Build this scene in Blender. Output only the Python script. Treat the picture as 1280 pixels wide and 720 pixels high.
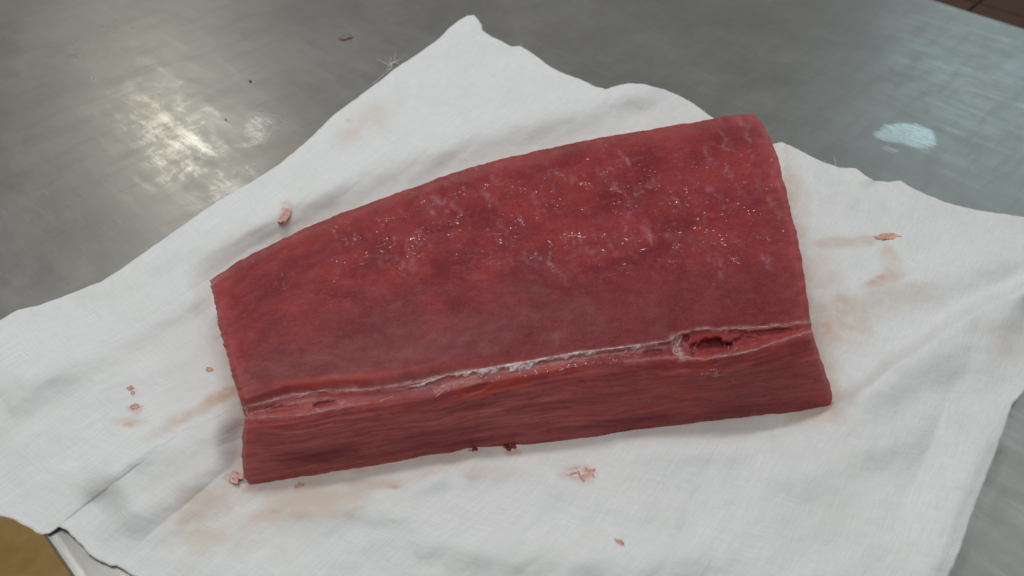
import bpy, bmesh, math, random
import numpy as np
from mathutils import Vector, Matrix

random.seed(7)
for o in list(bpy.data.objects):
    bpy.data.objects.remove(o)
SC = bpy.context.scene
COL = SC.collection

# ------------------------------------------------------------------ camera
CAM_H, PITCH, FPX = 0.45, math.radians(45), 1000.0      # metres over the table, tilt down, focal in px of a 1280 px frame
cam_d = bpy.data.cameras.new('camera')
cam = bpy.data.objects.new('camera', cam_d)
COL.objects.link(cam)
cam.location = (0, 0, CAM_H)
cam.rotation_euler = (math.pi / 2 - PITCH, 0, 0)
cam_d.sensor_width = 36.0
cam_d.lens = 36.0 * FPX / 1280.0
cam_d.clip_start = 0.02
cam_d.clip_end = 60
cam_d.dof.use_dof = True
cam_d.dof.focus_distance = 0.62
cam_d.dof.aperture_fstop = 7.0
SC.camera = cam

# ------------------------------------------------------------------ exposure, ambient, lamps
SC.view_settings.view_transform = 'Standard'
SC.view_settings.look = 'None'
SC.view_settings.exposure = 0.0
SC.view_settings.gamma = 1.0
world = bpy.data.worlds.new('World')
SC.world = world
world.use_nodes = True
bg = world.node_tree.nodes['Background']
bg.inputs['Color'].default_value = (1.0, 0.985, 0.95, 1)
bg.inputs['Strength'].default_value = 0.25

def area(name, loc, target, sx, sy, power, color):
    d = bpy.data.lights.new(name, 'AREA')
    d.shape = 'RECTANGLE'
    d.size, d.size_y = sx, sy
    d.energy = power
    d.color = color
    o = bpy.data.objects.new(name, d)
    COL.objects.link(o)
    o.location = loc
    o.rotation_euler = (Vector(target) - Vector(loc)).to_track_quat('-Z', 'Y').to_euler()
    return o

area('overhead_light', (-0.42, 1.30, 1.95), (0, 0.45, 0), 1.2, 0.13, 15.5, (1.0, 0.985, 0.96))
area('overhead_light', (-0.25, 0.05, 2.0), (0, 0.45, 0), 1.2, 0.13, 10.5, (1.0, 0.985, 0.96))  # unseen fill added overhead so light reaches the slab's front wall
area('right_fill_light', (1.75, 1.35, 1.9), (0.45, 0.30, 0), 1.0, 0.9, 2.6, (0.90, 0.97, 1.0))  # unseen soft fill added to lift the steel and cloth rim at right
area('window_light', (-1.43, 2.89, 1.60), (-0.30, 0.62, 0), 0.46, 0.55, 2.5, (1.0, 0.95, 0.80))
area('side_window_light', (-1.12, 3.02, 1.60), (-0.22, 0.64, 0), 0.05, 0.30, 0.25, (0.95, 0.98, 1.0))
area('doorway_light', (2.25, 3.20, 1.60), (0.40, 0.65, 0), 1.15, 0.50, 3.4, (0.62, 0.92, 1.0))

# ------------------------------------------------------------------ helpers
CP, SP = math.cos(PITCH), math.sin(PITCH)
def at(px, py, z=0.0):
    """world point at height z that the photograph shows at pixel (px, py)"""
    px = np.asarray(px, float); py = np.asarray(py, float); z = np.asarray(z, float) + px * 0
    dx = px - 640
    dy = CP * FPX - SP * (py - 360)
    dz = -SP * FPX - CP * (py - 360)
    t = (z - CAM_H) / dz
    return np.stack([dx * t, dy * t, z], -1)

def to_px(P):
    P = np.asarray(P, float)
    x, y, z = P[..., 0], P[..., 1], P[..., 2] - CAM_H
    fw = CP * y - SP * z
    up = SP * y + CP * z
    return 640 + FPX * x / fw, 360 - FPX * up / fw

def hash2(ix, iy, seed):
    h = (ix.astype(np.int64) * 374761393 + iy.astype(np.int64) * 668265263 + seed * 974634777) & 0xffffffff
    h = ((h ^ (h >> 13)) * 1274126177) & 0xffffffff
    return ((h ^ (h >> 16)) & 0xffff) / 65535.0
def noise(x, y, seed=0):
    x = np.asarray(x, float); y = np.asarray(y, float)
    ix, iy = np.floor(x), np.floor(y)
    fx, fy = x - ix, y - iy
    fx = fx * fx * fx * (fx * (fx * 6 - 15) + 10); fy = fy * fy * fy * (fy * (fy * 6 - 15) + 10)
    a, b = hash2(ix, iy, seed), hash2(ix + 1, iy, seed)
    c, d = hash2(ix, iy + 1, seed), hash2(ix + 1, iy + 1, seed)
    return (a * (1 - fx) + b * fx) * (1 - fy) + (c * (1 - fx) + d * fx) * fy - 0.5
def fbm(x, y, seed=0, octv=4):
    s, a = 0, 1.0
    for k in range(octv):
        s = s + a * noise(x * 2 ** k + k * 3.7, y * 2 ** k - k * 5.1, seed + k)
        a *= 0.5
    return s
def sstep(a, b, x):
    t = np.clip((x - a) / (b - a), 0, 1)
    return t * t * (3 - 2 * t)
def poly(pts, n):
    """n points evenly spaced along a smoothed polyline"""
    p = np.array(pts, float)
    d = np.r_[0, np.cumsum(np.hypot(*np.diff(p, axis=0).T))]
    s = np.linspace(0, d[-1], n)
    out = np.stack([np.interp(s, d, p[:, k]) for k in (0, 1)], -1)
    return out
def seg_dist(X, Y, pts):
    """distance to a polyline, signed side and the fraction along it"""
    best = np.full(X.shape, 1e9); side = np.zeros(X.shape); frac = np.zeros(X.shape)
    p = np.array(pts, float)
    L = np.r_[0, np.cumsum(np.hypot(*np.diff(p, axis=0).T))]
    for k in range(len(p) - 1):
        a, b = p[k], p[k + 1]
        e = b - a; ll = e @ e
        t = np.clip(((X - a[0]) * e[0] + (Y - a[1]) * e[1]) / ll, 0, 1)
        qx, qy = X - a[0] - t * e[0], Y - a[1] - t * e[1]
        d = np.hypot(qx, qy)
        m = d < best
        best = np.where(m, d, best)
        side = np.where(m, np.sign(e[0] * qy - e[1] * qx), side)
        frac = np.where(m, (L[k] + t * math.sqrt(ll)) / L[-1], frac)
    return best, side, frac
def in_poly(X, Y, pts):
    c = np.zeros(X.shape, bool)
    n = len(pts)
    for i in range(n):
        (x0, y0), (x1, y1) = pts[i], pts[(i + 1) % n]
        if y0 == y1: continue
        c ^= ((y0 > Y) != (y1 > Y)) & (X < (x1 - x0) * (Y - y0) / (y1 - y0) + x0)
    return c

def link_mesh(name, verts, faces, mat=None, parent=None, smooth=True):
    me = bpy.data.meshes.new(name)
    me.from_pydata([tuple(v) for v in np.asarray(verts, float).tolist()], [], faces)
    me.update()
    if smooth:
        me.polygons.foreach_set('use_smooth', [True] * len(me.polygons))
    o = bpy.data.objects.new(name, me)
    COL.objects.link(o)
    if mat: me.materials.append(mat)
    if parent is not None: o.parent = parent
    return o
def set_attr(o, name, arr):
    arr = np.asarray(arr, np.float32)
    if arr.ndim == 1:
        a = o.data.attributes.new(name, 'FLOAT', 'POINT'); a.data.foreach_set('value', arr)
    else:
        a = o.data.attributes.new(name, 'FLOAT_VECTOR', 'POINT'); a.data.foreach_set('vector', arr.ravel())
def grid_faces(nu, nv, off=0, flip=False):
    i, j = np.meshgrid(np.arange(nu - 1), np.arange(nv - 1), indexing='ij')
    a = off + i * nv + j
    q = np.stack([a, a + nv, a + nv + 1, a + 1], -1).reshape(-1, 4)
    if flip: q = q[:, ::-1]
    return q.tolist()
def tag(o, label=None, cat=None, group=None, kind=None):
    for k, v in (('label', label), ('category', cat), ('group', group), ('kind', kind)):
        if v: o[k] = v
    return o
def box_bm(bm, x0, x1, y0, y1, z0, z1, bev=0):
    r = bmesh.ops.create_cube(bm, size=1)
    for v in r['verts']:
        v.co = Vector(((x0 + x1) / 2 + v.co.x * (x1 - x0), (y0 + y1) / 2 + v.co.y * (y1 - y0), (z0 + z1) / 2 + v.co.z * (z1 - z0)))
    if bev:
        es = list({e for v in r['verts'] for e in v.link_edges})
        bmesh.ops.bevel(bm, geom=es, offset=bev, segments=3, affect='EDGES', profile=0.5)
def bm_obj(name, bm, mat, parent=None, smooth=False):
    me = bpy.data.meshes.new(name); bm.to_mesh(me); bm.free()
    if smooth: me.polygons.foreach_set('use_smooth', [True] * len(me.polygons))
    me.materials.append(mat)
    o = bpy.data.objects.new(name, me); COL.objects.link(o)
    if parent is not None: o.parent = parent
    return o
def tubes(name, paths, mat, parent=None, seg=6):
    """paths: list of (points Nx3, radii N) -> one mesh of tapered tubes"""
    V, F = [], []
    for P, R in paths:
        P = np.asarray(P, float); n = len(P); R = np.broadcast_to(R, n)
        T = np.gradient(P, axis=0); T /= np.linalg.norm(T, axis=1)[:, None] + 1e-12
        up = np.array([0.13, 0.2, 1.0])
        A = np.cross(T, up); A /= np.linalg.norm(A, axis=1)[:, None] + 1e-12
        B = np.cross(A, T)
        o = len(V)
        for k in range(n):
            for s in range(seg):
                an = 2 * math.pi * s / seg
                V.append(P[k] + R[k] * (math.cos(an) * A[k] + math.sin(an) * B[k]))
        for k in range(n - 1):
            for s in range(seg):
                s2 = (s + 1) % seg
                F.append((o + k * seg + s, o + k * seg + s2, o + (k + 1) * seg + s2, o + (k + 1) * seg + s))
        F.append(tuple(o + s for s in range(seg))[::-1]); F.append(tuple(o + (n - 1) * seg + s for s in range(seg)))
    return link_mesh(name, V, F, mat, parent)

# ------------------------------------------------------------------ node helpers
class NT:
    def __init__(s, name):
        s.m = bpy.data.materials.new(name); s.m.use_nodes = True
        s.t = s.m.node_tree; s.b = s.t.nodes['Principled BSDF']; s.out = s.t.nodes['Material Output']
    def n(s, typ, ins=None, **kw):
        nd = s.t.nodes.new(typ)
        for k, v in kw.items(): setattr(nd, k, v)
        for k, v in (ins or {}).items(): s.put(nd.inputs[k], v)
        return nd
    def put(s, sock, v):
        if isinstance(v, bpy.types.NodeSocket): s.t.links.new(v, sock)
        elif isinstance(v, (tuple, list)) and sock.type == 'RGBA' and len(v) == 3: sock.default_value = (*v, 1)
        else: sock.default_value = v
    def set(s, **kw):
        for k, v in kw.items(): s.put(s.b.inputs[k.replace('_', ' ')], v)
    def attr(s, name, out='Fac'):
        return s.n('ShaderNodeAttribute', attribute_name=name).outputs[out]
    def coord(s, out='Object'):
        return s.n('ShaderNodeTexCoord').outputs[out]
    def map(s, vec, scale=(1, 1, 1), rot=(0, 0, 0), loc=(0, 0, 0)):
        return s.n('ShaderNodeMapping', {'Vector': vec, 'Scale': scale, 'Rotation': rot, 'Location': loc}).outputs[0]
    def noise(s, vec, scale, detail=4, rough=0.55, dist=0.0):
        return s.n('ShaderNodeTexNoise', {'Vector': vec, 'Scale': scale, 'Detail': detail, 'Roughness': rough, 'Distortion': dist}).outputs['Fac']
    def math(s, op, a, b=0.0, c=None, clamp=False):
        nd = s.n('ShaderNodeMath', operation=op, use_clamp=clamp)
        s.put(nd.inputs[0], a); s.put(nd.inputs[1], b)
        if c is not None: s.put(nd.inputs[2], c)
        return nd.outputs[0]
    def ramp(s, f, lo, hi, a=0.0, b=1.0):
        nd = s.n('ShaderNodeMapRange', {'Value': f, 'From Min': lo, 'From Max': hi, 'To Min': a, 'To Max': b}, interpolation_type='SMOOTHSTEP')
        return nd.outputs[0]
    def mix(s, f, a, b, blend='MIX'):
        nd = s.n('ShaderNodeMix', data_type='RGBA', blend_type=blend)
        s.put(nd.inputs['Factor'], f)
        ca = [i for i in nd.inputs if i.type == 'RGBA']
        s.put(ca[0], a); s.put(ca[1], b)
        return [o for o in nd.outputs if o.type == 'RGBA'][0]
    def bump(s, h, dist, strength=1.0, normal=None):
        nd = s.n('ShaderNodeBump', {'Height': h, 'Distance': dist, 'Strength': strength})
        if normal is not None: s.put(nd.inputs['Normal'], normal)
        return nd.outputs[0]

# ------------------------------------------------------------------ materials
def steel_mat():
    t = NT('worn_steel'); c = t.coord()
    g = t.attr('plane', 'Vector')
    polish = t.attr('polish')
    blot = t.noise(g, 9, 6, 0.6)
    fine = t.noise(t.map(g, (1, 14, 1)), 60, 5, 0.65)
    fine2 = t.noise(t.map(g, (14, 1, 1), (0, 0, 0.5)), 45, 4, 0.6)
    scr = t.noise(t.map(g, (2, 60, 1), (0, 0, -0.45)), 16, 2, 0.5)
    scr = t.ramp(scr, 0.66, 0.74)
    scr2 = t.noise(t.map(g, (2.2, 50, 1), (0, 0, 0.62)), 14, 2, 0.5)
    scr2 = t.ramp(scr2, 0.67, 0.73)
    speck = t.ramp(t.noise(g, 210, 2, 0.5), 0.76, 0.8)
    st1 = t.noise(t.map(g, (1.2, 7, 1), (0, 0, -0.9)), 11, 5, 0.62, 0.3)      # rubbed bands, two ways
    st2 = t.noise(t.map(g, (6, 1.1, 1), (0, 0, -0.75)), 10, 5, 0.6, 0.2)
    cloud = t.noise(g, 30, 6, 0.68, 0.6)
    patch = t.attr('patch')
    base = t.mix(t.ramp(blot, 0.3, 0.7), (0.325, 0.325, 0.313), (0.37, 0.37, 0.36))
    base = t.mix(t.math('MULTIPLY', t.ramp(st1, 0.5, 0.7), 0.35), base, (0.43, 0.425, 0.40))
    base = t.mix(t.math('MULTIPLY', t.ramp(st2, 0.5, 0.38), 0.30), base, (0.29, 0.285, 0.265))
    rust = t.ramp(t.noise(g, 14, 5, 0.6), 0.60, 0.74)
    base = t.mix(t.math('MULTIPLY', rust, 0.35), base, (0.36, 0.29, 0.22))
    base = t.mix(t.math('MULTIPLY', t.math('MAXIMUM', scr, scr2), 0.25), base, (0.52, 0.52, 0.50))
    base = t.mix(t.math('MULTIPLY', speck, 0.5), base, (0.12, 0.10, 0.08))
    r = t.math('ADD', t.ramp(blot, 0.25, 0.75, 0.33, 0.38), t.math('MULTIPLY', t.math('SUBTRACT', fine, 0.5), 0.10))
    wear = t.math('ADD', t.math('ADD', t.math('SUBTRACT', st1, 0.5), t.math('MULTIPLY', t.math('SUBTRACT', st2, 0.5), 0.6)), t.math('SUBTRACT', cloud, 0.5))
    r = t.math('ADD', r, t.math('MULTIPLY', wear, -0.16))
    r = t.math('SUBTRACT', r, t.math('MULTIPLY', polish, t.ramp(t.math('ADD', wear, t.math('MULTIPLY', t.math('SUBTRACT', cloud, 0.5), 1.2)), -0.55, 0.45, 0.0, 0.17)))
    ps = t.noise(t.map(g, (1.5, 12, 1), (0, 0, 0.05)), 40, 4, 0.6)
    pm = t.ramp(t.math('ADD', patch, t.math('MULTIPLY', t.math('SUBTRACT', ps, 0.5), 0.9)), 0.35, 0.75)
    pm = t.math('MULTIPLY', pm, t.ramp(patch, 0.05, 0.3))
    r = t.math('SUBTRACT', r, t.math('MULTIPLY', pm, 0.22))
    r = t.math('MAXIMUM', r, 0.08)
    h = t.math('MULTIPLY', fine, 0.6)
    h = t.math('SUBTRACT', h, t.math('MULTIPLY', t.math('MAXIMUM', scr, scr2), 0.4))
    nb = t.bump(h, 0.00010, 0.8)
    nb = t.bump(t.math('ADD', cloud, t.math('MULTIPLY', st1, 1.5)), 0.0004, t.math('ADD', t.math('MULTIPLY', polish, 0.22), 0.10), nb)
    t.set(Base_Color=base, Metallic=0.9, Roughness=r, Normal=nb)
    return t.m

def plain_steel():
    t = NT('steel_leg'); c = t.coord()
    n = t.noise(t.map(c, (1, 1, 0.2)), 40, 4)
    t.set(Base_Color=t.mix(n, (0.40, 0.40, 0.39), (0.55, 0.55, 0.53)), Metallic=0.9, Roughness=t.ramp(n, 0.3, 0.7, 0.35, 0.5))
    return t.m

def cloth_mat():
    t = NT('white_cotton')
    g = t.attr('weave', 'Vector')
    warp = t.noise(t.map(g, (1, 26, 1)), 34, 3, 0.6)
    weft = t.noise(t.map(g, (26, 1, 1)), 34, 3, 0.6)
    warp2 = t.noise(t.map(g, (1, 40, 1)), 70, 2, 0.5)
    weft2 = t.noise(t.map(g, (40, 1, 1)), 70, 2, 0.5)
    cell = t.noise(g, 1300, 2, 0.6)
    thr = t.math('ADD', t.math('ADD', t.math('MULTIPLY', warp, 1.0), t.math('MULTIPLY', weft, 0.65)), t.math('ADD', t.math('MULTIPLY', warp2, 0.85), t.math('MULTIPLY', weft2, 0.70)))
    stain, blood = t.attr('stain'), t.attr('blood')
    damp = t.noise(g, 16, 5, 0.6)
    base = t.mix(t.ramp(thr, 1.2, 2.0), (0.725, 0.755, 0.765), (0.855, 0.885, 0.90))
    base = t.mix(t.math('MULTIPLY', t.ramp(damp, 0.4, 0.7), 0.35), base, (0.72, 0.735, 0.73))
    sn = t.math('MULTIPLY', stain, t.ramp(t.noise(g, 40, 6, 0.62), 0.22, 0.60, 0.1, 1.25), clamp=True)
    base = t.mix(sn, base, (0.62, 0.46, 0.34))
    bn = t.math('MULTIPLY', blood, t.ramp(t.noise(g, 120, 5, 0.6), 0.36, 0.6), clamp=True)
    base = t.mix(bn, base, (0.60, 0.24, 0.16))
    h = t.math('ADD', thr, t.math('MULTIPLY', cell, 0.8))
    nb = t.bump(h, 0.00032, 0.6)
    nb = t.bump(t.noise(g, 22, 4, 0.6), 0.0022, 0.45, nb)
    t.set(Base_Color=base, Roughness=0.92, Normal=nb, Specular_IOR_Level=0.2, Sheen_Weight=0.12)
    tr = t.n('ShaderNodeBsdfTranslucent', {'Color': base, 'Normal': nb})
    mx = t.n('ShaderNodeMixShader', {0: 0.10, 1: t.b.outputs[0], 2: tr.outputs[0]})
    t.t.links.new(mx.outputs[0], t.out.inputs[0])
    return t.m

def flesh_mat():
    t = NT('raw_red_flesh')
    g = t.attr('grain', 'Vector')
    memb, orange, dark, wall, glint = (t.attr(k) for k in ('memb', 'orange', 'dark', 'wall', 'glint'))
    big = t.noise(g, 26, 5, 0.6, 0.4)
    mid = t.noise(g, 130, 5, 0.68)
    fin = t.noise(g, 460, 3, 0.65)
    gw = t.n('ShaderNodeVectorMath', {0: g, 1: t.n('ShaderNodeVectorMath', {0: t.n('ShaderNodeTexNoise', {'Vector': g, 'Scale': 14.0, 'Detail': 3.0}).outputs['Color'], 1: (0.0, 0.012, 0.0)}, operation='MULTIPLY').outputs[0]}, operation='ADD').outputs[0]
    fib = t.noise(t.map(gw, (1, 12, 1)), 30, 6, 0.68, 0.0)
    fib2 = t.noise(t.map(gw, (1, 10, 1), (0, 0, -0.12)), 75, 4, 0.65)
    vf = t.noise(g, 1100, 2, 0.6)
    smooth, rim = t.attr('smooth'), t.attr('rim')
    base = t.mix(t.ramp(big, 0.30, 0.70), (0.160, 0.012, 0.020), (0.300, 0.036, 0.038))
    base = t.mix(t.math('MULTIPLY', t.ramp(mid, 0.50, 0.72), 0.45), base, (0.37, 0.078, 0.088))
    base = t.mix(t.math('MULTIPLY', t.ramp(mid, 0.47, 0.28), 0.55), base, (0.155, 0.009, 0.021))
    base = t.mix(t.math('MULTIPLY', t.ramp(t.noise(g, 55, 4, 0.6), 0.54, 0.7), 0.40), base, (0.245, 0.055, 0.085))
    base = t.mix(t.math('MULTIPLY', smooth, 0.65), base, t.mix(t.ramp(mid, 0.3, 0.7), (0.140, 0.023, 0.029), (0.195, 0.038, 0.042)))  # greyer lower top: its soft sheen is mixed into the colour
    base = t.mix(t.math('MULTIPLY', t.ramp(fin, 0.48, 0.32), 0.5), base, (0.125, 0.008, 0.018))
    base = t.mix(t.math('MULTIPLY', t.ramp(vf, 0.52, 0.72), 0.36), base, (0.44, 0.11, 0.12))
    base = t.mix(t.math('MULTIPLY', t.ramp(vf, 0.46, 0.30), 0.42), base, (0.11, 0.008, 0.016))
    # cut wall: soft lengthwise fibres, colour raised to offset the weak light there
    wb = t.mix(t.ramp(fib, 0.30, 0.70), (0.285, 0.056, 0.060), (0.47, 0.140, 0.130))
    wb = t.mix(t.math('MULTIPLY', t.ramp(t.noise(t.map(g, (1, 3, 1)), 32, 4, 0.6), 0.5, 0.7), 0.5), wb, (0.27, 0.050, 0.065))
    wb = t.mix(t.math('MULTIPLY', t.ramp(fib2, 0.50, 0.70), 0.32), wb, (0.56, 0.20, 0.185))
    wb = t.mix(t.math('MULTIPLY', t.ramp(mid, 0.48, 0.30), 0.45), wb, (0.20, 0.025, 0.040))
    wb = t.mix(t.math('MULTIPLY', t.ramp(vf, 0.50, 0.72), 0.30), wb, (0.50, 0.17, 0.17))
    base = t.mix(t.math('MULTIPLY', wall, 0.85), base, wb)
    base = t.mix(t.math('MULTIPLY', orange, t.ramp(mid, 0.3, 0.6, 0.4, 0.8)), base, (0.36, 0.048, 0.032))
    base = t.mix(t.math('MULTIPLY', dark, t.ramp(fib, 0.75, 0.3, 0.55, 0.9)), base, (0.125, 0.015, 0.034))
    base = t.mix(t.math('MULTIPLY', t.attr('wisp'), t.ramp(fin, 0.35, 0.6, 0.3, 1.0)), base, (0.40, 0.20, 0.235))
    base = t.mix(t.math('MULTIPLY', rim, t.ramp(mid, 0.3, 0.65, 0.3, 0.75)), base, (0.50, 0.125, 0.115))  # lighter edges: glow through the thin cut flesh is put into the colour
    mm = t.math('MULTIPLY', memb, t.ramp(t.noise(t.map(g, (1, 3, 1)), 220, 4, 0.65), 0.33, 0.6), clamp=True)
    base = t.mix(mm, base, (0.56, 0.33, 0.31))
    h = t.math('ADD', t.math('MULTIPLY', mid, 0.8), t.math('MULTIPLY', fin, 0.25))
    hw = t.math('ADD', t.math('MULTIPLY', t.math('ADD', fib, t.math('MULTIPLY', fib2, 0.5)), 0.35), t.math('MULTIPLY', mid, 0.7))
    hm = t.n('ShaderNodeMix', {'Factor': wall, 'A': h, 'B': hw}, data_type='FLOAT').outputs[0]
    nb = t.bump(hm, 0.0017, t.math('SUBTRACT', 0.6, t.math('MULTIPLY', smooth, 0.5)))
    gl = t.bump(t.noise(g, 330, 2, 0.5), 0.0015, 1.0)
    rough = t.math('ADD', t.ramp(t.noise(g, 60, 4), 0.3, 0.7, 0.30, 0.42), t.math('MULTIPLY', smooth, 0.08))
    t.set(Base_Color=base, Roughness=rough, Normal=nb, Specular_IOR_Level=0.17,
          Subsurface_Weight=0.22, Subsurface_Radius=(0.006, 0.0016, 0.0014), Subsurface_Scale=0.6)
    wet = t.math('MULTIPLY', t.math('MULTIPLY', glint, t.ramp(t.noise(g, 70, 4, 0.6), 0.51, 0.62)), t.ramp(t.noise(g, 300, 1, 0.4), 0.54, 0.60), clamp=True)
    t.set(Coat_Weight=wet, Coat_Roughness=0.07, Coat_Normal=gl, Coat_IOR=2.3)
    return t.m

def membrane_mat():
    t = NT('pale_membrane'); c = t.coord()
    n = t.noise(c, 160, 4, 0.6); n2 = t.noise(c, 45, 3)
    base = t.mix(t.ramp(n, 0.35, 0.65), (0.48, 0.31, 0.33), (0.78, 0.69, 0.71))
    base = t.mix(t.math('MULTIPLY', t.ramp(n2, 0.45, 0.65), 0.7), base, (0.45, 0.14, 0.12))
    t.set(Alpha=t.ramp(t.noise(t.map(c, (1, 1, 1)), 420, 4, 0.7), 0.34, 0.62, 0.25, 0.95))
    t.set(Base_Color=base, Roughness=0.32, Normal=t.bump(n, 0.0006, 0.7), Subsurface_Weight=0.3, Subsurface_Radius=(0.004, 0.002, 0.0015), Subsurface_Scale=0.5)
    return t.m

def simple(name, c0, c1, scale, rough, bump=0.0):
    t = NT(name); c = t.coord()
    n = t.noise(c, scale, 5, 0.6)
    t.set(Base_Color=t.mix(t.ramp(n, 0.35, 0.65), c0, c1), Roughness=rough)
    if bump: t.set(Normal=t.bump(n, bump, 0.7))
    return t.m

STEEL, LEG, CLOTH, FLESH, MEMB = steel_mat(), plain_steel(), cloth_mat(), flesh_mat(), membrane_mat()
CLOT = simple('dark_blood', (0.16, 0.012, 0.012), (0.30, 0.03, 0.02), 300, 0.2)
SCRAP = simple('flesh_scrap', (0.52, 0.23, 0.18), (0.66, 0.38, 0.33), 300, 0.35, 0.0006)
ORANGE = simple('orange_scrap', (0.56, 0.25, 0.16), (0.68, 0.42, 0.31), 300, 0.4, 0.0006)
THREAD = simple('cotton_thread', (0.66, 0.66, 0.62), (0.8, 0.8, 0.77), 300, 0.9)
SPECK = simple('black_grit', (0.02, 0.018, 0.015), (0.06, 0.05, 0.04), 300, 0.6)
CONC = simple('ochre_concrete', (0.50, 0.315, 0.095), (0.72, 0.49, 0.19), 7, 0.6, 0.002)
TILE = simple('red_brown_tile', (0.080, 0.026, 0.012), (0.125, 0.042, 0.020), 9, 0.45, 0.001)
GROUT = simple('dark_grout', (0.010, 0.008, 0.007), (0.02, 0.016, 0.014), 30, 0.9)

# ------------------------------------------------------------------ table
E0, E1 = at(1170, 0)[:2], at(1280, 35)[:2]                 # far edge of the top
N0 = at(53, 668)[:2]                                        # a point of the near-left edge
ex = (E1 - E0) / np.linalg.norm(E1 - E0)                    # along the table
ey = np.array([-ex[1], ex[0]])                              # across it, away from the near-left edge
FAR, NEAR = float(E0 @ ey), float(N0 @ ey)
def tb(a, b, z=0.0):
    p = ex * a + ey * b
    return (p[0], p[1], z)
A0, A1 = float(E0 @ ex) - 1.15, float(E0 @ ex) + 0.75
table = tag(bpy.data.objects.new('steel_table', None), 'worn brushed stainless steel table with scratches under the white cloth', 'table')
COL.objects.link(table)
th = math.atan2(ex[1], ex[0])

def build_top():
    # flat sheet with rolled long edges and a turned-down lip, sampled finely where it shows
    nu, nv = 420, 240
    a = np.linspace(A0, A1, nu)
    rr = 0.0025
    b = list(np.linspace(NEAR + rr, FAR - rr, nv))
    prof = []
    for k in range(8, 0, -1):
        an = math.pi / 2 * k / 8
        prof.append((NEAR + rr - rr * math.sin(an), -rr + rr * math.cos(an)))
    prof = [(NEAR, -0.018)] + prof + [(x, 0.0) for x in b]
    for k in range(1, 9):
        an = math.pi / 2 * k / 8
        prof.append((FAR - rr + rr * math.sin(an), -rr + rr * math.cos(an)))
    prof += [(FAR, -0.045)]
    prof = np.array(prof)
    m = len(prof)
    AA, BB = np.meshgrid(a, prof[:, 0], indexing='ij')
    ZZ = np.broadcast_to(prof[:, 1], AA.shape).copy()
    ZZ += np.where(ZZ == 0, 0.0003 * fbm(AA * 9, BB * 9, 11, 3) - 0.0003, 0)
    X = ex[0] * AA + ey[0] * BB; Y = ex[1] * AA + ey[1] * BB
    V = np.stack([X, Y, ZZ], -1).reshape(-1, 3)
    F = grid_faces(nu, m)
    # end lips
    o = len(V)
    ext = []
    for (ri, s) in ((0, -1), (nu - 1, 1)):
        for k in range(m):
            p = V[ri * m + k].copy(); p[2] = -0.045 if k else -0.018; ext.append(p)
    V = np.vstack([V, np.array(ext)])
    for k in range(m - 1):
        F.append([k, k + 1, o + k + 1, o + k])
        q = (nu - 1) * m
        F.append([q + k + 1, q + k, o + m + k, o + m + k + 1])
    ob = link_mesh('tabletop', V, F, STEEL, table)
    sx, sy = to_px(V)
    def spots(lst, soft, na=0.22):
        a = np.zeros(len(V))
        for (cx, cy, rx, ry, ang, w) in lst:
            dx, dy = sx - cx, sy - cy
            u = dx * math.cos(ang) + dy * math.sin(ang); v = -dx * math.sin(ang) + dy * math.cos(ang)
            r = np.sqrt((u / rx) ** 2 + (v / ry) ** 2) + na * fbm(sx / 34, sy / 34, 5, 3)
            a = np.maximum(a, w * (1 - sstep(soft, 1.25, r)))
        return np.clip(a, 0, 1)
    set_attr(ob, 'polish', spots(((235, 190, 140, 85, 0.9, 0.9), (160, 150, 90, 70, 0.7, 0.6), (325, 165, 30, 55, 0.3, 0.9), (95, 60, 120, 30, -0.3, 0.5), (1220, 90, 130, 50, 0.3, 0.16)), 0.0))
    set_attr(ob, 'patch', spots(((1130, 168, 48, 17, 0.1, 1.0), (1115, 188, 44, 8, 0.3, 0.6)), 0.1, 0.9))
    pl = V.copy(); pl[:, 0] = V[:, :2] @ ex; pl[:, 1] = V[:, :2] @ ey
    set_attr(ob, 'plane', pl)
    return ob
build_top()
for a in (A0 + 0.10, A1 - 0.10):
    for b in (NEAR + 0.10, FAR - 0.10):
        bm = bmesh.new()
        bmesh.ops.create_cone(bm, cap_ends=True, segments=20, radius1=0.02, radius2=0.02, depth=0.796)
        bmesh.ops.translate(bm, verts=bm.verts, vec=Vector(tb(a, b, -0.046 - 0.398 - 0.002)))
        bm_obj('leg', bm, LEG, table, True)
bm = bmesh.new()
box_bm(bm, A0 + 0.13, A1 - 0.13, NEAR + 0.13, FAR - 0.13, -0.60, -0.575, 0.004)
bmesh.ops.rotate(bm, verts=bm.verts, cent=(0, 0, 0), matrix=Matrix.Rotation(th, 3, 'Z'))
bm_obj('lower_shelf', bm, LEG, table)

# ------------------------------------------------------------------ floor
FZ = -0.846
fl = link_mesh('floor', [tb(-6, -6, FZ), tb(6, -6, FZ), tb(6, FAR + 0.25, FZ), tb(-6, FAR + 0.25, FZ)], [[0, 1, 2, 3]], CONC, None, False)
fl['kind'] = 'structure'
tf = link_mesh('tiled_floor', [tb(-6, FAR + 0.25, FZ), tb(6, FAR + 0.25, FZ), tb(6, 9, FZ), tb(-6, 9, FZ)], [[0, 1, 2, 3]], GROUT, None, False)
tf['kind'] = 'structure'
bm = bmesh.new()
TS = 0.30
box_bm(bm, -TS / 2 + 0.004, TS / 2 - 0.004, -TS / 2 + 0.004, TS / 2 - 0.004, -0.004, 0.006, 0.002)
tile_me = bpy.data.meshes.new('tile'); bm.to_mesh(tile_me); bm.free(); tile_me.materials.append(TILE)
ref = at(1222, 6, FZ)[:2]
ra, rb_ = float(ref @ ex), float(ref @ ey)
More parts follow.
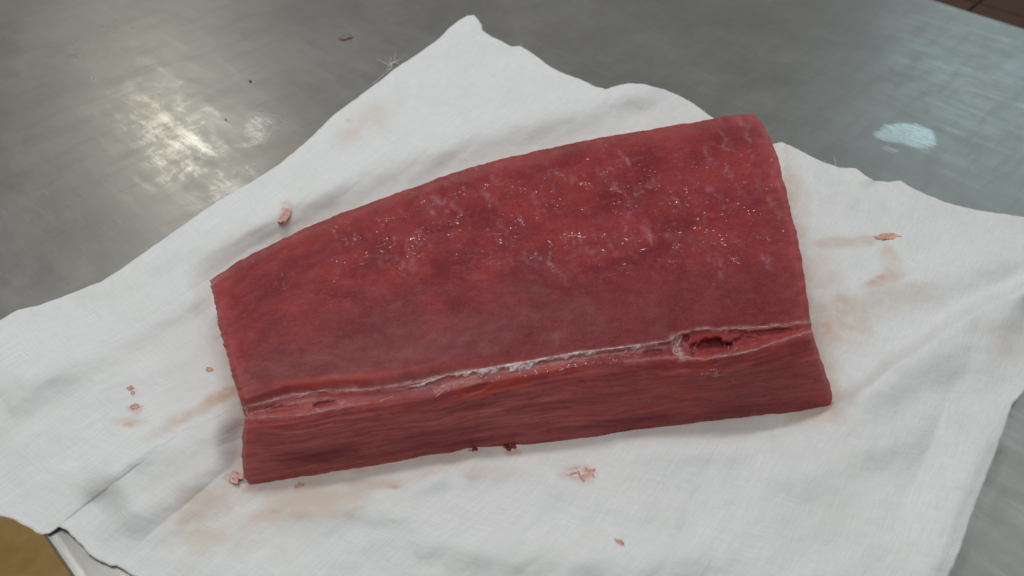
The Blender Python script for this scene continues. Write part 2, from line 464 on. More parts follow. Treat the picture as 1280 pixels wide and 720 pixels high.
for i in range(-5, 7):
    for j in range(0, 9):
        o = bpy.data.objects.new('tile', tile_me); COL.objects.link(o); o.parent = tf
        b = FAR + 0.25 + TS * (j + 0.5)
        o.location = tb(ra + TS * (i + 0.5), b, FZ + 0.001 + random.uniform(-0.0015, 0.0015))
        o.rotation_euler = (0, 0, th + random.choice((0, math.pi / 2, math.pi)))

# ------------------------------------------------------------------ loin outline (pixels of the photograph)
SIL = [(262, 350), (300, 325), (345, 303), (380, 285), (430, 265), (480, 247), (520, 233), (560, 218), (610, 203), (660, 191), (720, 178), (780, 167), (840, 157), (890, 149), (915, 144), (943, 142)]
UP = [(303, 510), (330, 503), (360, 494), (400, 489), (440, 487), (480, 485), (520, 478), (560, 468), (600, 462), (660, 452), (720, 441), (780, 434), (838, 426), (850, 418), (870, 412), (910, 411), (945, 410), (980, 406), (1013, 401)]
LO = [(306, 522), (340, 521), (380, 519), (420, 510), (460, 504), (500, 499), (540, 494), (600, 478), (660, 468), (720, 457), (780, 451), (845, 447), (880, 449), (910, 445), (940, 438), (965, 429), (990, 421), (1015, 414)]
BOT = [(312, 606), (360, 600), (420, 590), (480, 580), (540, 570), (600, 562), (660, 556), (720, 549), (780, 542), (840, 534), (900, 526), (960, 518), (1036, 510)]
LEFT = [(262, 350), (268, 380), (277, 420), (289, 465), (303, 510)]
RIGHT = [(943, 142), (957, 160), (967, 182), (976, 210), (983, 240), (993, 280), (1002, 320), (1008, 360), (1013, 401)]
LEFT2 = [(306, 522), (303, 545), (302, 575), (304, 592), (312, 606)]
RIGHT2 = [(1015, 414), (1020, 430), (1028, 455), (1037, 480), (1041, 499), (1036, 510)]
FOOT = SIL + RIGHT[1:] + RIGHT2[1:] + BOT[::-1] + LEFT2[::-1][1:] + LEFT[::-1][1:-1]

# ------------------------------------------------------------------ cloth
E_TL = [(592, 19), (584, 20), (575, 25), (560, 37), (545, 52), (530, 62), (515, 72), (495, 85), (470, 105), (440, 127), (420, 142), (380, 180), (350, 205), (310, 230), (280, 247), (250, 266), (215, 292), (176, 319), (150, 338), (127, 352), (90, 367), (49, 382), (22, 388), (0, 401), (-40, 424), (-90, 452), (-150, 490)]
E_TR = [(592, 19), (598, 24), (602, 32), (603, 38), (615, 46), (640, 58), (650, 57), (657, 61), (668, 68), (680, 79), (700, 91), (722, 98), (745, 109), (760, 112), (770, 108), (785, 105), (805, 106), (830, 112), (850, 120), (872, 133), (890, 147), (920, 166), (950, 180), (968, 180), (978, 178), (990, 183), (1010, 194), (1030, 203), (1050, 210), (1070, 211), (1080, 219), (1092, 227), (1110, 228), (1125, 226), (1138, 234), (1160, 245), (1190, 255), (1220, 263), (1250, 268), (1280, 271), (1310, 278), (1345, 290)]
E_RB = [(1345, 290), (1320, 380), (1300, 430), (1281, 487), (1265, 506), (1258, 528), (1250, 551), (1240, 580), (1227, 611), (1213, 650), (1201, 686), (1186, 720), (1150, 800), (1110, 890), (1060, 990)]
E_LB = [(-150, 490), (-110, 545), (-50, 600), (0, 643), (20, 651), (35, 660), (50, 669), (60, 669), (66, 665), (69, 659), (76, 659), (84, 664), (96, 674), (108, 686), (120, 696), (132, 703), (138, 707), (142, 706), (146, 705), (152, 709), (165, 719), (230, 750), (400, 810), (650, 890), (1060, 990)]

# ridges of cloth: points, width of the far side, width of the near side (px), height (m)
RIDGES = [
    ([(120, 372), (259, 306), (340, 265), (420, 219), (495, 185), (570, 161), (682, 138), (757, 116), (800, 96)], 42, 62, 0.0078, 0.25),
    ([(-60, 500), (20, 468), (75, 440), (124, 416), (170, 392), (235, 372)], 34, 40, 0.0034, 0.4),
    ([(95, 622), (110, 610), (120, 604), (169, 575), (205, 555), (245, 538), (300, 518)], 24, 50, 0.0070, 0.3),
    ([(-30, 490), (0, 478), (60, 462), (120, 455), (190, 462)], 24, 36, 0.0022, 0.5),
    ([(110, 700), (150, 660), (215, 618), (275, 590)], 32, 36, 0.0020, 0.5),
    ([(1000, 535), (1045, 512), (1090, 485), (1119, 461), (1150, 441), (1175, 424), (1212, 399), (1290, 360)], 11, 60, 0.0085, 0.1),
    ([(1012, 347), (1050, 350), (1081, 357), (1137, 350), (1200, 338), (1280, 322)], 20, 34, 0.0042, 0.4),
    ([(1262, 480), (1245, 520), (1222, 565), (1200, 620), (1178, 680), (1140, 770)], 26, 50, 0.0030, 0.2),
    ([(565, 560), (548, 590), (505, 608), (440, 622)], 20, 20, 0.0030, 0.5),
    ([(600, 556), (588, 580), (580, 600)], 14, 14, 0.0024, 0.6),
    ([(660, 552), (672, 580), (700, 604), (760, 630), (840, 650)], 24, 30, 0.0030, 0.5),
    ([(735, 542), (765, 541), (790, 552), (850, 560), (960, 556)], 16, 24, 0.0026, 0.5),
    ([(430, 690), (520, 668), (640, 690), (760, 700), (900, 690)], 40, 40, 0.0045, 0.5),
    ([(330, 640), (420, 632), (560, 650)], 24, 26, 0.0030, 0.5),
    ([(900, 600), (1000, 590), (1100, 560), (1180, 520)], 40, 44, 0.0035, 0.5),
    ([(1060, 212), (1090, 240), (1150, 262)], 22, 18, 0.0020, 0.5),
    ([(965, 175), (1000, 215), (1060, 250)], 20, 18, 0.0025, 0.5),
    ([(600, 30), (560, 80), (505, 120), (440, 160)], 40, 40, 0.0020, 0.5),
]
def cloth_h(X, Y):
    """height of the cloth over the table at photograph pixels X, Y"""
    H = np.zeros(X.shape)
    wx = X + 5 * fbm(X / 60, Y / 60, 21, 2); wy = Y + 5 * fbm(X / 60, Y / 60, 31, 2)
    for pts, wa, wb, h, endf in RIDGES:
        d, side, fr = seg_dist(wx, wy, pts)
        w = (min(wa, wb) + (np.where(side < 0, wa, wb) - min(wa, wb)) * sstep(0, 0.15, fr) * (1 - sstep(0.85, 1, fr))) * 0.9
        prof = np.exp(-((np.sqrt(d * d + 9) - 3) / w) ** 1.6)
        fade = sstep(0, 0.3, fr + 0.02) * (1 - endf + endf * (1 - sstep(0.75, 1.0, fr)))
        fade = fade * np.exp(-(d / 40) ** 2 * (sstep(0.8, 1, fr) + 1 - sstep(0, 0.2, fr)))
        H = H + 2.2 * h * prof * np.clip(fade, 0, 1)
    H += 0.0026 * (fbm(X / 120, Y / 80, 3, 3) + 0.6)
    H += 0.0007 * fbm(X / 28, Y / 22, 9, 3)
    return H

def pleats(U, Vv):
    a = Vv + 0.05 * fbm(U * 2.2, Vv * 2.2, 63, 2)
    b = U + 0.05 * fbm(U * 2.2, Vv * 2.2, 65, 2)
    p = 0.0085 * np.sqrt(fbm(a * 9, U * 1.6, 67, 2) ** 2 + 0.003) + 0.0030 * np.abs(fbm(a * 22, U * 3.0, 69, 2))
    q = 0.0040 * np.sqrt(fbm(b * 8, Vv * 2.0, 71, 2) ** 2 + 0.003)
    return (p + q) * (0.45 + 0.55 * sstep(0.1, 0.6, U))
CLOTH_GRID = {}
def build_cloth():
    n = 430
    def curve(pts):
        w = at(np.array(pts, float)[:, 0], np.array(pts, float)[:, 1], 0.0)[:, :2]
        return poly(w, n)
    tl, tr, rb, lb = curve(E_TL), curve(E_TR), curve(E_RB), curve(E_LB)
    # small fray on each edge
    def fray(c, seed, amp=1.0):
        t = np.gradient(c, axis=0); t /= np.linalg.norm(t, axis=1)[:, None]
        nrm = np.stack([-t[:, 1], t[:, 0]], -1)
        s = np.arange(n)
        w = np.minimum(1, np.minimum(s, n - 1 - s) / 6.0)
        return c + nrm * ((0.0011 * fbm(s / 5.0, s * 0, seed, 3) + 0.0012 * fbm(s / 23.0, s * 0, seed + 9, 2)) * w * amp)[:, None]
    tl, tr, rb, lb = fray(tl, 1, 0.6), fray(tr, 2), fray(rb, 3, 0.35), fray(lb, 4)
    s = np.linspace(0, 1, n)
    U, Vv = np.meshgrid(s, s, indexing='ij')                 # u: T->L side to R->B, v: T->R
    u, v = U[..., None], Vv[..., None]
    # corners T(0,0) L(1,0) R(0,1) B(1,1)
    T, L, R, B = tl[0], tl[-1], tr[-1], rb[-1]
    P = (1 - v) * tl[:, None, :] + v * rb[:, None, :] + (1 - u) * tr[None, :, :] + u * lb[None, :, :] \
        - ((1 - u) * (1 - v) * T + u * (1 - v) * L + (1 - u) * v * R + u * v * B)
    X, Y = to_px(np.concatenate([P, np.zeros(P.shape[:2] + (1,))], -1))
    H = cloth_h(X, Y)
    inside = in_poly(X, Y, FOOT)
    dl = seg_dist(X, Y, FOOT + [FOOT[0]])[0]
    sd = np.where(inside, -dl, dl)
    edge = np.minimum(np.minimum(U, 1 - U), np.minimum(Vv, 1 - Vv))
    H = (H + pleats(U, Vv)) * (0.12 + 0.88 * sstep(-26, 40, sd)) * (0.10 + 0.90 * sstep(0.0, 0.06, 1 - U)) + 0.0010
    CLOTH_GRID.update(X=X, Y=Y, H=H)
    # pinch of the far edge where it lifts, and the little curl at the near-left edge
    H += 0.006 * np.exp(-((X - 808) / 42) ** 2 - ((Y - 118) / 20) ** 2)
    H += 0.004 * np.exp(-((X - 592) / 16) ** 2 - ((Y - 24) / 12) ** 2)
    H += 0.0015 * np.exp(-((X - 82) / 14) ** 2 - ((Y - 660) / 12) ** 2)
    H += 0.004 * np.exp(-((X - 1085) / 18) ** 2 - ((Y - 222) / 10) ** 2)
    Q = at(X, Y, H)
    # beyond the near-left edge the cloth hangs down
    d = NEAR - (Q[..., :2] @ ey)
    hang = np.clip(d - 0.006, 0, None)
    r = 0.03
    a = np.minimum(hang / r, 1.45)
    drop = r * (1 - np.cos(a)) + np.clip(hang - r * 1.45, 0, None) * math.sin(1.45)
    fwd = r * np.sin(a) + np.clip(hang - r * 1.45, 0, None) * math.cos(1.45)
    Q[..., :2] += ey * ((hang - fwd)[..., None])
    Q[..., 2] -= drop
    ob = link_mesh('cloth', Q.reshape(-1, 3), grid_faces(n, n, flip=False), CLOTH)
    W = np.stack([U * 0.68, Vv * 0.68, U * 0], -1)
    W[..., 0] += 0.004 * fbm(U * 3, Vv * 3, 41, 2); W[..., 1] += 0.004 * fbm(U * 3, Vv * 3, 51, 2)
    set_attr(ob, 'weave', W.reshape(-1, 3))
    st = np.zeros(X.shape); bl = np.zeros(X.shape)
    def blob(arr, cx, cy, rx, ry, ang, w):
        dx, dy = X - cx, Y - cy
        p = dx * math.cos(ang) + dy * math.sin(ang); q = -dx * math.sin(ang) + dy * math.cos(ang)
        rr = np.sqrt((p / rx) ** 2 + (q / ry) ** 2) + 0.5 * fbm(X / 30, Y / 30, 61, 3)
        np.maximum(arr, w * (1 - sstep(0.25, 1.2, rr)), out=arr)
    for b in ((280, 493, 34, 12, -0.45, 0.75), (235, 520, 60, 10, -0.5, 0.5), (160, 528, 24, 8, 0, 0.35), (255, 640, 70, 60, -0.5, 0.42), (360, 632, 130, 42, -0.2, 0.45), (470, 606, 60, 10, -0.1, 0.5),
              (540, 590, 30, 16, -0.5, 0.4), (1060, 303, 60, 8, -0.05, 0.42), (1112, 325, 14, 34, -0.2, 0.45), (1100, 352, 38, 9, -0.3, 0.5), (1040, 400, 60, 50, -0.4, 0.5), (1025, 345, 40, 40, 0, 0.3), (1120, 370, 70, 20, 0, 0.25),
              (460, 150, 50, 24, -0.6, 0.22), (445, 165, 24, 14, -0.6, 0.3), (1255, 420, 26, 34, 0, 0.2), (600, 590, 60, 18, 0, 0.25), (400, 270, 50, 12, -0.4, 0.25), (250, 655, 30, 14, -0.5, 0.35), (730, 600, 20, 10, 0, 0.3), (290, 545, 20, 35, 0, 0.25)):
        blob(st, *b)
    for b in ((1112, 297, 18, 5, -0.1, 0.8), (1096, 350, 16, 4, -0.4, 0.4), (284, 490, 14, 7, -0.4, 0.3), (727, 592, 24, 11, -0.1, 0.9), (170, 512, 12, 7, 0, 0.4), (160, 532, 8, 4, 0, 0.4), (497, 610, 20, 4, 0.1, 0.5), (280, 240 + 250, 10, 5, 0, 0.3),
              (436, 152, 8, 4, 0, 0.4), (640, 566, 14, 6, 0, 0.6), (357, 268, 8, 17, 0.2, 0.7), (1032, 410, 10, 8, 0, 0.3), (345, 640, 14, 4, 0, 0.2), (289, 599, 16, 7, 0.1, 0.5), (166, 490, 8, 7, 0, 0.3), (262, 462, 6, 4, 0, 0.3), (376, 608, 8, 4, 0, 0.3), (320, 612, 30, 5, -0.1, 0.3), (470, 585, 60, 4, -0.15, 0.3), (592, 568, 12, 6, 0, 0.4)):
        blob(bl, *b)
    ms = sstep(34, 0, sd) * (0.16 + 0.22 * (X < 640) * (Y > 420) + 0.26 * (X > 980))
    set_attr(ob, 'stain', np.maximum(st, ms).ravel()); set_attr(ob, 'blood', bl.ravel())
    so = ob.modifiers.new('thickness', 'SOLIDIFY'); so.thickness = 0.0007; so.offset = 0
    tag(ob, 'creased white cotton cloth with torn edges and faint blood stains, spread on the steel table', 'cloth')
    return ob
cloth = build_cloth()
def on_cloth(px, py, lift=0.0):
    k = np.argmin((CLOTH_GRID['X'] - px) ** 2 + (CLOTH_GRID['Y'] - py) ** 2)
    h = float(CLOTH_GRID['H'].ravel()[k]) + 0.0003 + lift
    return at(px, py, h)

# loose threads of the torn edge
def thread(pts, r=0.00016, lift=0.002):
    P = np.array([at(x, y, lift * (1 + 0.6 * math.sin(k * 1.7))) for k, (x, y) in enumerate(pts)])
    s = np.linspace(0, len(P) - 1, 5 * len(P))
    Q = np.stack([np.interp(s, np.arange(len(P)), P[:, k]) for k in range(3)], -1)
    for _ in range(4): Q[1:-1] = (Q[:-2] + 2 * Q[1:-1] + Q[2:]) / 4
    tubes('loose_thread', [(Q, np.linspace(r, r * 0.7, len(Q)))], THREAD, cloth, 5)
thread([(501, 74), (494, 77), (487, 82), (479, 78), (471, 73)], 0.0003)
thread([(496, 78), (493, 73), (495, 65)], 0.00026)
thread([(499, 80), (490, 76), (488, 86), (481, 92), (472, 100), (466, 104), (467, 106)], 0.0003)
thread([(493, 77), (488, 79), (491, 86), (484, 88), (489, 72)], 0.0003)
thread([(1045, 208), (1044, 202), (1042, 195)], 0.0002)
thread([(360, 258), (362, 253), (363, 249)], 0.0002, 0.012)
for k in range(46):
    c = random.choice((E_TL, E_TR, E_TR, E_RB))
    i = random.randrange(1, len(c) - 8)
    (x0, y0), (x1, y1) = c[i], c[i + 1]
    f = random.random(); x, y = x0 + (x1 - x0) * f, y0 + (y1 - y0) * f
    if 888 < x < 968: continue
    ln = math.hypot(x1 - x0, y1 - y0) + 1e-6
    nx, ny = (y1 - y0) / ln, -(x1 - x0) / ln
    if c is E_TL: nx, ny = -nx, -ny
    l = random.uniform(1.5, 4.5); w = random.uniform(-3, 3)
    thread([(x - nx * 3, y - ny * 3), (x + nx * l * 0.5 + w * 0.2, y + ny * l * 0.5), (x + nx * l + w, y + ny * l + w * 0.4)], 0.00012, 0.0015)

# ------------------------------------------------------------------ loin
loin = tag(bpy.data.objects.new('tuna_loin', None), 'thick slab of raw dark red tuna lying on white cloth, seamed by pale membrane', 'raw tuna')
COL.objects.link(loin)
c0 = on_cloth(660, 400); loin.location = (float(c0[0]), float(c0[1]), 0.002)
def coons(c0, c1, d0, d1):
    nu, nv = len(c0), len(d0)
    u = np.linspace(0, 1, nu)[:, None, None]; v = np.linspace(0, 1, nv)[None, :, None]
    return (1 - v) * c0[:, None] + v * c1[:, None] + (1 - u) * d0[None] + u * d1[None] \
        - ((1 - u) * (1 - v) * c0[0] + u * (1 - v) * c0[-1] + (1 - u) * v * c1[0] + u * v * c1[-1])
NU, N1, N2, N3 = 620, 170, 20, 64
def z_back(u): return 0.040 + 0.010 * u
def z_seam(u): return 0.0465 + 0.011 * u
def loin_grid():
    sil, up, lo, bot = (poly(p, NU) for p in (SIL, UP, LO, BOT))
    top = coons(sil, up, poly(LEFT, N1), poly(RIGHT, N1))
    mid = coons(up, lo, poly([UP[0], LO[0]], N2), poly([UP[-1], LO[-1]], N2))
    wal = coons(lo, bot, poly(LEFT2, N3), poly(RIGHT2, N3))
    return top, mid, wal
def build_loin():
    top, mid, wal = loin_grid()
    u = np.linspace(0, 1, NU)[:, None]
    v1, v2, v3 = (np.linspace(0, 1, k)[None, :] for k in (N1, N2, N3))
    z1 = z_back(u) * (1 - v1) + z_seam(u) * v1 + 0.0065 * np.sin(np.pi * v1 ** 1.2) + 0.003 * (v1 - v1 ** 9) - 0.007 * (1 - sstep(0, 0.09, v1)) ** 2 + 0.0 * u
    z2 = z_seam(u) + 0 * v2 - 0.0035 * v2
    z3 = (z_seam(u) - 0.0035) * (1 - v3 ** 1.32) + 0.0008 + 0 * u
    P = np.concatenate([top, mid[:, 1:-1], wal], 1)
    Z = np.concatenate([z1, z2[:, 1:-1], z3], 1)
    nv = P.shape[1]
    X, Y = P[..., 0], P[..., 1]
    zone = np.concatenate([np.zeros((NU, N1)) + 0, np.full((NU, N2 - 2), 1), np.full((NU, N3), 2)], 1)
    wallm = np.concatenate([np.zeros((NU, N1)), np.zeros((NU, N2 - 2)) + 0.5, np.clip(v3 * 2.2 + 0.3, 0, 1) + 0 * u], 1)
    vv = np.concatenate([v1 + 0 * u, 1 + 0 * v2[:, 1:-1] + 0 * u, v3 + 0 * u], 1)
    gd = np.concatenate([np.sin(np.pi * np.clip(0.0, 0, 1)) + 0 * v1 + 0 * u, np.sin(np.pi * v2[:, 1:-1]) + 0 * u, 0 * v3 + 0 * u], 1)
    # groove between the two membrane lines
    gw = np.interp(X, [300, 320, 400, 480, 560, 700, 830, 850, 870, 900, 940, 1000, 1015], [0.5, 0.6, 0.6, 0.5, 0.3, 0.25, 0.4, 0.9, 1.3, 1.3, 1.0, 0.5, 0.3])
    dz = -0.0020 * gd * gw
    # the open holes in the seam
    def hole(cx, cy, rx, ry, ang, dep):
        dx, dy = X - cx, Y - cy
        p = dx * math.cos(ang) + dy * math.sin(ang); q = -dx * math.sin(ang) + dy * math.cos(ang)
        r = np.sqrt((p / rx) ** 2 + (q / ry) ** 2) + 0.55 * fbm(X / 8, Y / 6, 71, 3)
        return -dep * (1 - sstep(0.55, 1.1, r))
    dz += hole(888, 433, 27, 9.5, -0.16, 0.0052) + hole(858, 424, 5, 5, -0.6, 0.002) + hole(405, 505, 15, 3.2, -0.18, 0.0014) + hole(350, 511, 30, 4, -0.1, 0.0006)
    dz += hole(920, 415, 14, 4, 0.1, 0.0015) + hole(960, 416, 34, 4, -0.12, 0.0016) + hole(590, 488, 20, 5, -0.3, 0.0008) + hole(894, 454, 4, 2.5, 0, 0.0005) + hole(930, 425, 26, 5, -0.22, 0.0014) + hole(817, 440, 14, 4, 0, 0.0012)
    dlo = seg_dist(X, Y, LO)[0]
    dz += 0.0014 * np.exp(-(dlo / 7) ** 2) * sstep(530, 580, X) * (1 - sstep(690, 760, X)) * (0.6 + 0.8 * fbm(X / 18, Y / 18, 73, 2))
    # swelling just above the seam on the left, soft dents on top
    top_m = 1 - np.clip(zone, 0, 1)
    dz += top_m * (0.0010 * np.exp(-((vv - 0.93) / 0.035) ** 2) * (1 - sstep(520, 720, X)))
    dz += top_m * (0.0022 * fbm(X / 120, Y / 70, 13, 3) + 0.0010 * fbm(X / 26, Y / 22, 15, 3) * (0.35 + 0.65 * (1 - sstep(0.5, 0.8, vv))))
    # curved creases between the muscle flakes, upper right
    CREASES = [(a[0], a[1], a[2], a[3], a[4]) for a in ((770, 195, 800, 290, 10, 0), (715, 205, 745, 300, 10, 0), (826, 185, 862, 300, 12, 0), (880, 170, 912, 280, 12, 0), (930, 170, 958, 270, 8, 0), (640, 215, 676, 300, 10, 0), (575, 235, 600, 300, 8, 0))]
    for (x0, y0, x1, y1, bend, dep) in ((770, 195, 800, 290, 10, 0.0016), (715, 205, 745, 300, 10, 0.0014), (826, 185, 862, 300, 12, 0.0018), (880, 170, 912, 280, 12, 0.0018), (930, 170, 958, 270, 8, 0.0016), (640, 215, 676, 300, 10, 0.0012), (575, 235, 600, 300, 8, 0.0010)):
        pts = [(x0 + (x1 - x0) * t + bend * math.sin(t * 3.14) + 3 * math.sin(t * 17), y0 + (y1 - y0) * t) for t in np.linspace(0, 1, 8)]
        d, sd_, fr = seg_dist(X, Y, pts)
        dz += top_m * 0.45 * (-dep * np.exp(-(d / 5.5) ** 2) + 0.6 * dep * np.exp(-((d - 9) / 6) ** 2)) * (0.4 + 1.6 * np.abs(fbm(X / 14, Y / 14, 57, 2))) * np.sin(np.pi * np.clip(fr, 0.02, 0.98))
    # lengthwise ribs of the cut wall
    wm = (zone == 2) * np.sin(np.pi * np.clip(vv, 0, 1)) ** 0.6
    dz += wm * (0.0020 * fbm(X / 150, vv * 7 + X / 400, 17, 3) + 0.0007 * fbm(X / 30, vv * 16, 19, 2))
    Z = np.maximum(Z + dz, 0.0006)
    # rough cut ends, a tooth or two where the knife sawed
    s = np.arange(nv)
    jl = 2.6 * fbm(s / 4.2, s * 0, 81, 3) * (0.5 + 0.9 * (s < 110))
    jr = 1.8 * fbm(s / 7.0, s * 0, 83, 3)
    X = X + jl[None, :] * np.exp(-np.arange(NU) / 5.0)[:, None] + jr[None, :] * np.exp(-(NU - 1 - np.arange(NU)) / 6.0)[:, None]
    k = np.arange(NU)
    jb = 1.3 * fbm(k / 9.0, k * 0, 85, 3)
    jo = 2.2 * fbm(k / 34.0, k * 0, 185, 3) + 1.0 * fbm(k / 7.0, k * 0, 187, 2)
    Y = Y + jo[:, None] * np.exp(-(nv - 1 - np.arange(nv)) / 10.0)[None, :]
    Y = Y + jb[:, None] * np.exp(-np.arange(nv) / 5.0)[None, :]
    # ends round over
    er = np.minimum(np.arange(NU), NU - 1 - np.arange(NU))[:, None]
    Z = Z - 0.0030 * (1 - sstep(0, 7, er)) ** 2 * (Z > 0.01)
    V = at(X, Y, Z + 0.002)
    V = V.reshape(-1, 3)
    F = grid_faces(NU, nv, flip=True)
    # skirt: the hidden back and both cut ends go down to the cloth
    loop = [i * nv for i in range(NU - 1, -1, -1)] + list(range(1, nv)) + [i * nv + nv - 1 for i in range(1, NU)] + [(NU - 1) * nv + j for j in range(nv - 2, 0, -1)]
    K = 9
    cen = V.mean(0)
    ringp = loop
    base = V[loop]
    extra = []
    for q in range(1, K + 1):
        f = q / K
        p = base.copy()
        p[:, 2] = base[:, 2] * (1 - f) + 0.0022 * f
        inn = (cen - base); inn[:, 2] = 0; inn /= np.linalg.norm(inn, axis=1)[:, None]
        p[:, :2] += inn[:, :2] * (0.004 * f * np.clip(base[:, 2:3] / 0.04, 0, 1) + 0.0006 * fbm(np.arange(len(loop)) / 6, np.full(len(loop), q * 0.9), 87, 2)[:, None] * (base[:, 2:3] > 0.01))
        extra.append(p)
    o = len(V); n = len(loop)
    V = np.vstack([V] + extra)
    rings = [loop] + [list(range(o + q * n, o + (q + 1) * n)) for q in range(K)]
    for q in range(K):
        r0, r1 = rings[q], rings[q + 1]
        for i in range(n):
            j = (i + 1) % n
            F.append([r0[i], r0[j], r1[j], r1[i]])
    F.append(rings[-1])
    ob = link_mesh('flesh', V - np.array(loin.location), F, FLESH, loin)
    # orient outward
    bm = bmesh.new(); bm.from_mesh(ob.data); bmesh.ops.recalc_face_normals(bm, faces=bm.faces); bm.to_mesh(ob.data); bm.free()
    # tissue masks
    pad = lambda a, val=0.0: np.concatenate([np.asarray(a).ravel(), np.full(K * n, val)])
    X0, Y0 = P[..., 0], P[..., 1]
    mm = np.zeros(X0.shape)
    for pts, w, a in ((UP, 2.2, 0.7), (LO[:5], 1.8, 0.4), (LO[10:], 1.8, 0.45), ([(545, 490), (600, 468), (660, 460), (720, 449), (780, 440), (838, 432)], 3.0, 0.5), ([(480, 487), (520, 486), (560, 481), (600, 476)], 3, 0.4),
                      ([(842, 424), (846, 436), (852, 447)], 5, 1.0), ([(355, 505), (380, 500), (410, 498), (432, 503), (420, 510), (395, 513)], 2, 0.5)):
        d, _, fr = seg_dist(X0 + 2 * fbm(X0 / 12, Y0 / 12, 91, 2), Y0 + 3 * fbm(X0 / 14, Y0 / 14, 93, 2), pts)
        mm = np.maximum(mm, a * np.exp(-(d / w) ** 2))
    og = np.zeros(X0.shape)
    def oblob(arr, cx, cy, rx, ry, ang, w):
        dx, dy = X0 - cx, Y0 - cy
        p = dx * math.cos(ang) + dy * math.sin(ang); q = -dx * math.sin(ang) + dy * math.cos(ang)
        r = np.sqrt((p / rx) ** 2 + (q / ry) ** 2) + 0.4 * fbm(X0 / 40, Y0 / 16, 95, 3)
        np.maximum(arr, w * (1 - sstep(0.2, 1.15, r)), out=arr)
    for b in ((420, 474, 125, 11, -0.10, 0.9), (560, 458, 120, 7, -0.12, 0.6), (620, 484, 80, 8, -0.18, 1.0), (690, 466, 60, 5, -0.15, 0.6), (470, 505, 60, 7, -0.1, 0.5), (890, 418, 40, 8, 0, 0.5), (400, 300, 60, 8, -0.45, 0.5), (280, 350, 18, 14, -0.4, 0.6), (350, 527, 40, 6, -0.1, 0.6),
              (500, 262, 60, 8, -0.35, 0.3), (640, 250, 60, 26, 0, 0.25), (730, 240, 30, 30, 0, 0.3), (910, 190, 30, 16, 0, 0.25), (960, 250, 12, 60, 0.2, 0.35), (440, 275, 50, 10, -0.4, 0.35), (840, 478, 30, 8, 0.3, 0.4)):
        oblob(og, *b)
    dk = np.zeros(X0.shape)  # dark tissue low on the wall, plus shade painted into the seam holes
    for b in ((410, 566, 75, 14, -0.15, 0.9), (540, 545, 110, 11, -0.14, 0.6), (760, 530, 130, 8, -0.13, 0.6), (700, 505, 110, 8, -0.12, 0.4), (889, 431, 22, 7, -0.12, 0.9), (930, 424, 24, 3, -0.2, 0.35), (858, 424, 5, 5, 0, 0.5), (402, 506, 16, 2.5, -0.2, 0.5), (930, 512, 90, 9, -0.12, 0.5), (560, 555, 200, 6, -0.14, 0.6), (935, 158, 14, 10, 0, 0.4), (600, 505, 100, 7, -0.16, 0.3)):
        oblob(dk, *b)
    gl = np.zeros(X0.shape)
    for b in ((620, 235, 140, 50, -0.25, 0.9), (800, 220, 150, 60, -0.15, 1.0), (490, 300, 100, 45, -0.3, 0.9), (880, 270, 110, 80, 0.4, 0.9), (920, 190, 60, 40, 0, 0.7), (650, 290, 120, 40, -0.1, 0.6), (890, 465, 40, 10, 0.4, 0.7), (760, 300, 120, 50, 0.2, 0.7), (690, 462, 150, 6, -0.15, 0.7), (860, 436, 20, 14, 0, 0.7), (360, 345, 60, 30, -0.3, 0.25)):
        oblob(gl, *b)
    ss = (np.arange(nv)[None, :] < N1) * sstep(0.40, 0.78, vv + 0.22 * fbm(X0 / 60, Y0 / 40, 97, 3) - 0.10 * sstep(700, 950, X0))
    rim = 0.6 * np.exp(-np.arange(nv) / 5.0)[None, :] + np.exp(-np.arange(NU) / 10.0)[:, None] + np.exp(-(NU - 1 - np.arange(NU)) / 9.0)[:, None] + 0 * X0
    wi = np.zeros(X0.shape); rw = random.Random(5)
    spots_ = [(610, 235), (670, 250), (705, 225), (770, 235), (820, 220), (838, 262), (890, 190), (905, 240), (940, 180), (955, 240), (560, 260), (520, 300), (500, 330), (850, 310), (900, 320), (950, 325), (740, 300), (690, 330), (470, 320), (435, 300), (800, 290), (640, 300), (760, 205), (915, 160)]
    for (cx, cy) in spots_:
        for _ in range(rw.choice((2, 3, 4))):
            x, y = cx + rw.gauss(0, 14), cy + rw.gauss(0, 12)
            l, a = rw.uniform(7, 26), rw.uniform(0.75, 1.35)
            pts = [(x + l * t * math.cos(a) + 2.5 * math.sin(t * 5 + cx), y + l * t * math.sin(a)) for t in np.linspace(-0.5, 0.5, 4)]
            m = (np.abs(X0 - x) < 40) & (np.abs(Y0 - y) < 40)
            xx, yy = X0[m], Y0[m]
            d, _, fr = seg_dist(xx + 5 * fbm(xx / 9, yy / 9, 33, 2), yy + 5 * fbm(xx / 9, yy / 9, 37, 2), pts)
            val = rw.uniform(0.25, 0.65) * np.exp(-(d / rw.uniform(1.6, 4.0)) ** 2) * np.clip(0.55 + 1.3 * fbm(xx / 7, yy / 7, 35, 2), 0, 1)
            wi[m] = np.maximum(wi[m], val)
    wi *= (np.arange(nv)[None, :] < N1)
    for nm, a in (('wisp', wi), ('rim', np.clip(rim, 0, 1)), ('smooth', ss), ('memb', mm), ('orange', og), ('dark', dk), ('glint', gl)): set_attr(ob, nm, pad(a))
    set_attr(ob, 'wall', pad(wallm * (1 - 0.42 * sstep(600, 900, X0)), 1.0))
    loc = V - np.array(loin.location)
    # grain runs along the slab: metres along it, metres across it round the cut edge
    ua = np.broadcast_to(np.linspace(0, 0.38, NU)[:, None], (NU, nv))
    va = np.broadcast_to(np.concatenate([np.linspace(0, 0.21, N1), np.linspace(0.21, 0.219, N2 - 2), np.linspace(0.22, 0.285, N3)])[None, :], (NU, nv))
    ga = np.stack([ua, va + 0.003 * fbm(ua * 9, va * 9, 99, 2), 0 * ua], -1).reshape(-1, 3)
